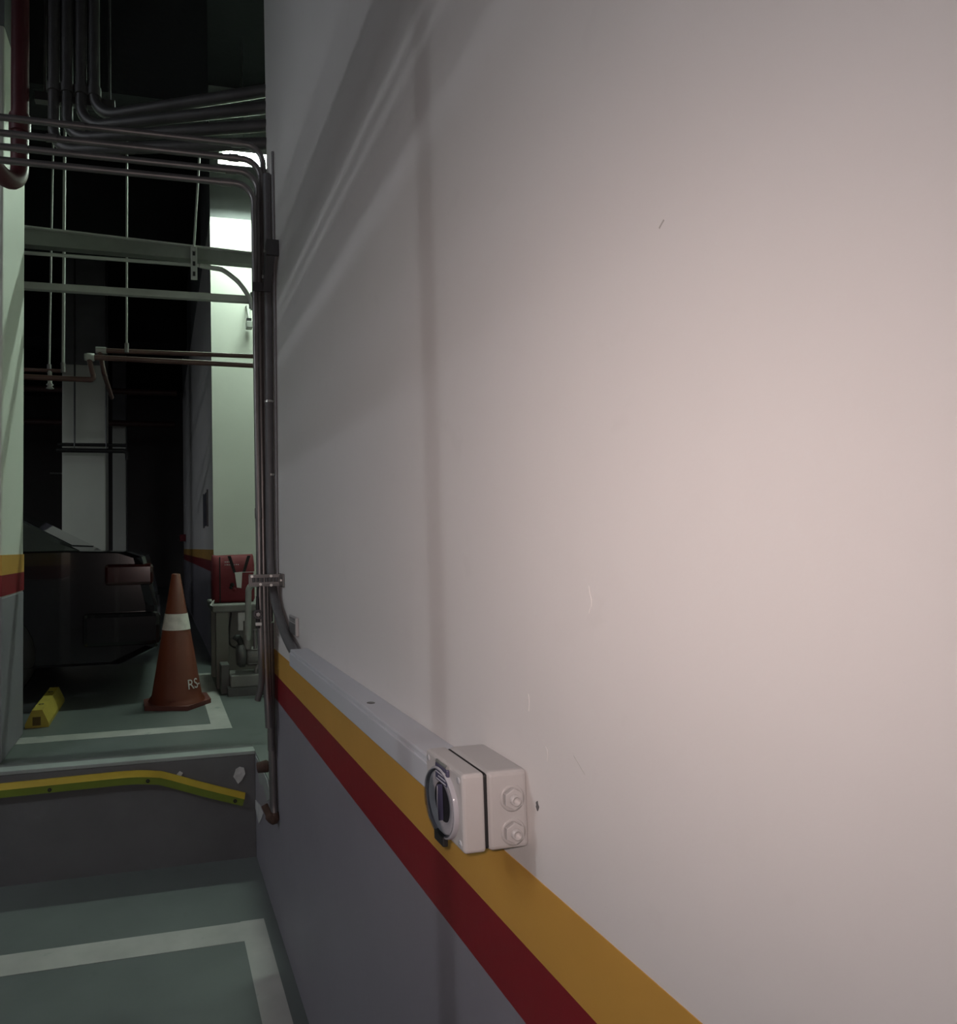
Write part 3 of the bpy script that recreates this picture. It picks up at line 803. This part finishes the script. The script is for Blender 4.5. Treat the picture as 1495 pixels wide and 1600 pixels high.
# ------------------------------------------------------------------ wheel stop
ws = thing('wheel_stop', 'yellow rubber wheel stop on the upper floor by the left pillar', 'wheel stop', (-.69, 4.2, UF))
sec = [(-.752, UF), (-.752, UF + .022), (-.715, UF + .098), (-.660, UF + .098), (-.625, UF + .022), (-.625, UF)]
MB().prism(sec, 'y', 3.905, 4.52).build('block', M_STOP, ws)
MB().box(-.712, -.668, 3.9035, 3.907, UF + .012, UF + .06, .001).build('end_recess', M_STOPH, ws)
for y in (4.05, 4.38):
    MB().lathe((-.69, y, UF + .0975), (0, 0, 1), [(0, .016), (.001, .016), (.001, .009), (-.001, 0)], 12).build('bolt_hole', M_BLACK, ws)

# ------------------------------------------------------------------ bent rubber edge strip on the ledge
path = smooth_path([(-1.6, 0, .418), (-.715, 0, .428), (-.299, 0, .434), (-.13, 0, .434), (-.03, 0, .424), (.023, 0, .411), (.203, 0, .346), (.388, 0, .284)], 6)
sx = thing('edge_strip', 'bent yellow rubber strip with green-shaded face sagging along the ledge face', 'rubber strip', (0, LY, .26))


def strip(z0, z1, y0, y1):
    rings = []
    for i, p in enumerate(path):
        t_ = (path[min(i + 1, len(path) - 1)] - path[max(i - 1, 0)]).normalized()
        n_ = Vector((-t_.z, 0, t_.x))
        rings.append([(p.x + n_.x * a, y, p.z + n_.z * a) for a, y in ((z0, y0[0]), (z0, y1), (z1, y1), (z1, y0[1]))])
    return MB().loft(rings, smooth=False)


fg = strip(-.028, .005, (LY - .032, LY - .032), LY - .005).build('face', M_STRIP_SHADE, sx, label='front face, shade coloured green')
strip(.005, .028, (LY - .033, LY - .014), LY - .005).build('top_band', M_STRIPY, sx, label='yellow upper band')
for x, z in ((-.497, .416), (-.063, .416), (.344, .285)):
    MB().lathe((x, LY - .031, z), (0, -1, 0), [(0, .009), (.002, .009), (.002, .006), (.0005, 0)], 12).build('screw_hole', M_BLACK, sx)

# chips where the ledge corner broke away
for n_, (pts, mm) in enumerate((([(.340, .39), (.352, .425), (.372, .435), (.392, .428), (.398, .40), (.380, .37), (.362, .355), (.350, .375)], M_CHIP),
                                ([(.07, .425), (.085, .44), (.10, .43), (.09, .415)], M_CHIP))):
    MB().prism(pts, 'y', LY - .008, LY - .0035).build('plaster_chip', mm, fu, label='pale broken plaster patch')
for n_, (pts, mm) in enumerate((([(3.13, .49), (3.02, .495), (2.80, .492), (2.70, .45), (2.80, .40), (2.90, .43), (3.0, .40), (3.06, .44)], M_LIP),
                                ([(3.16, .27), (3.16, .23), (3.05, .20), (2.98, .25), (2.92, .30), (3.02, .30)], M_CHIP))):
    MB().prism(pts, 'x', WX - .004, WX + .002).build('plaster_chip', mm, wr, label='pale broken plaster patch')

# ------------------------------------------------------------------ dark car parked side-on behind the pillar
car = thing('car', 'dark parked car between the left pillar and the orange cone', 'car', (-2.2, 5.2, UF))
NY, FY2 = 4.42, 6.12
prof = [(-.02, .34), (-.02, .62), (-.06, .80), (-.10, .96), (-.18, .99), (-.62, 1.03), (-1.30, 1.40), (-1.70, 1.44), (-2.5, 1.42), (-3.25, 1.02), (-4.3, .86), (-4.5, .70), (-4.52, .36), (-3.9, .22), (-.4, .22)]


def carring(inset, zs=1.0, xs=0.0):
    return inset


rings = []
for y, ins in ((NY + .06, .05), (NY, .0), (NY + .10, .0)):
    pass
# lower body
low = [(-.02, .34), (-.02, .62), (-.06, .80), (-.10, .95), (-.20, .985), (-.62, 1.0), (-3.25, .98), (-4.3, .86), (-4.5, .70), (-4.52, .36), (-4.3, .24), (-.25, .24)]
cxm = -2.3
rr = []
for y, s_ in ((NY + .045, .965), (NY, .99), (NY + .05, 1.0), (FY2 - .05, 1.0), (FY2, .99), (FY2 + -.045 + .05, .965)):
    rr.append([(cxm + (x - cxm) * s_, y, UF + .62 + (z - .62) * s_) for x, z in low])
cbd = MB().loft(rr, smooth=False).build('body', M_CAR, car)
cab = [(-.50, .985), (-1.25, 1.38), (-1.70, 1.435), (-2.45, 1.41), (-3.30, .975)]
rr = []
for y, s_, dz in ((NY + .03, 1.0, 0), ):
    pass
cabm = MB()
A = [(x, NY + .03 + (.16 if z > 1.2 else 0), UF + z) for x, z in cab]
B = [(x, FY2 - .03 - (.16 if z > 1.2 else 0), UF + z) for x, z in cab]
cabm.loft([A, B], smooth=False).build('cabin', M_CAR, car)


def side_y(z):
    return NY + .03 + .16 * (z - .985) / .4 - .006


for nm, pts in (('side_window', [(-1.02, 1.03), (-1.38, 1.30), (-1.95, 1.34), (-1.95, 1.03)]), ('side_window', [(-2.02, 1.03), (-2.02, 1.34), (-2.42, 1.33), (-2.95, 1.03)])):
    m = MB()
    m.loft([[(x, side_y(z), UF + z) for x, z in pts], [(x, side_y(z) + .01, UF + z) for x, z in pts]], smooth=False).build(nm, M_GLASS, car)
m = MB()
m.loft([[(-.58, NY + .12, UF + 1.035), (-.58, FY2 - .12, UF + 1.035), (-1.19, FY2 - .24, UF + 1.36), (-1.19, NY + .24, UF + 1.36)],
        [(-.60, NY + .12, UF + 1.015), (-.60, FY2 - .12, UF + 1.015), (-1.21, FY2 - .24, UF + 1.34), (-1.21, NY + .24, UF + 1.34)]], smooth=False).build('rear_window', M_GLASS, car)
MB().box(-.36, -.045, NY - .006, NY + .06, UF + .76, UF + .90, .02).build('tail_lamp', M_TAIL, car)
MB().box(-.50, .0, NY - .012, FY2 + .012, UF + .36, UF + .58, .03).build('bumper', M_CAR, car)
for x in (-1.12, -3.75):
    for y in (NY + .01, FY2 - .21):
        w_ = MB().lathe((x, y, UF + .32), (0, 1, 0), [(0, .20), (-.005, .30), (.02, .32), (.18, .32), (.2, .30), (.2, 0)], 28).build('wheel', M_TYRE, car)
        MB().lathe((x, y - .002, UF + .32), (0, 1, 0), [(.03, 0), (.01, .06), (.02, .10), (.0, .20), (.03, .205)], 20).build('rim', M_WHEEL, w_)
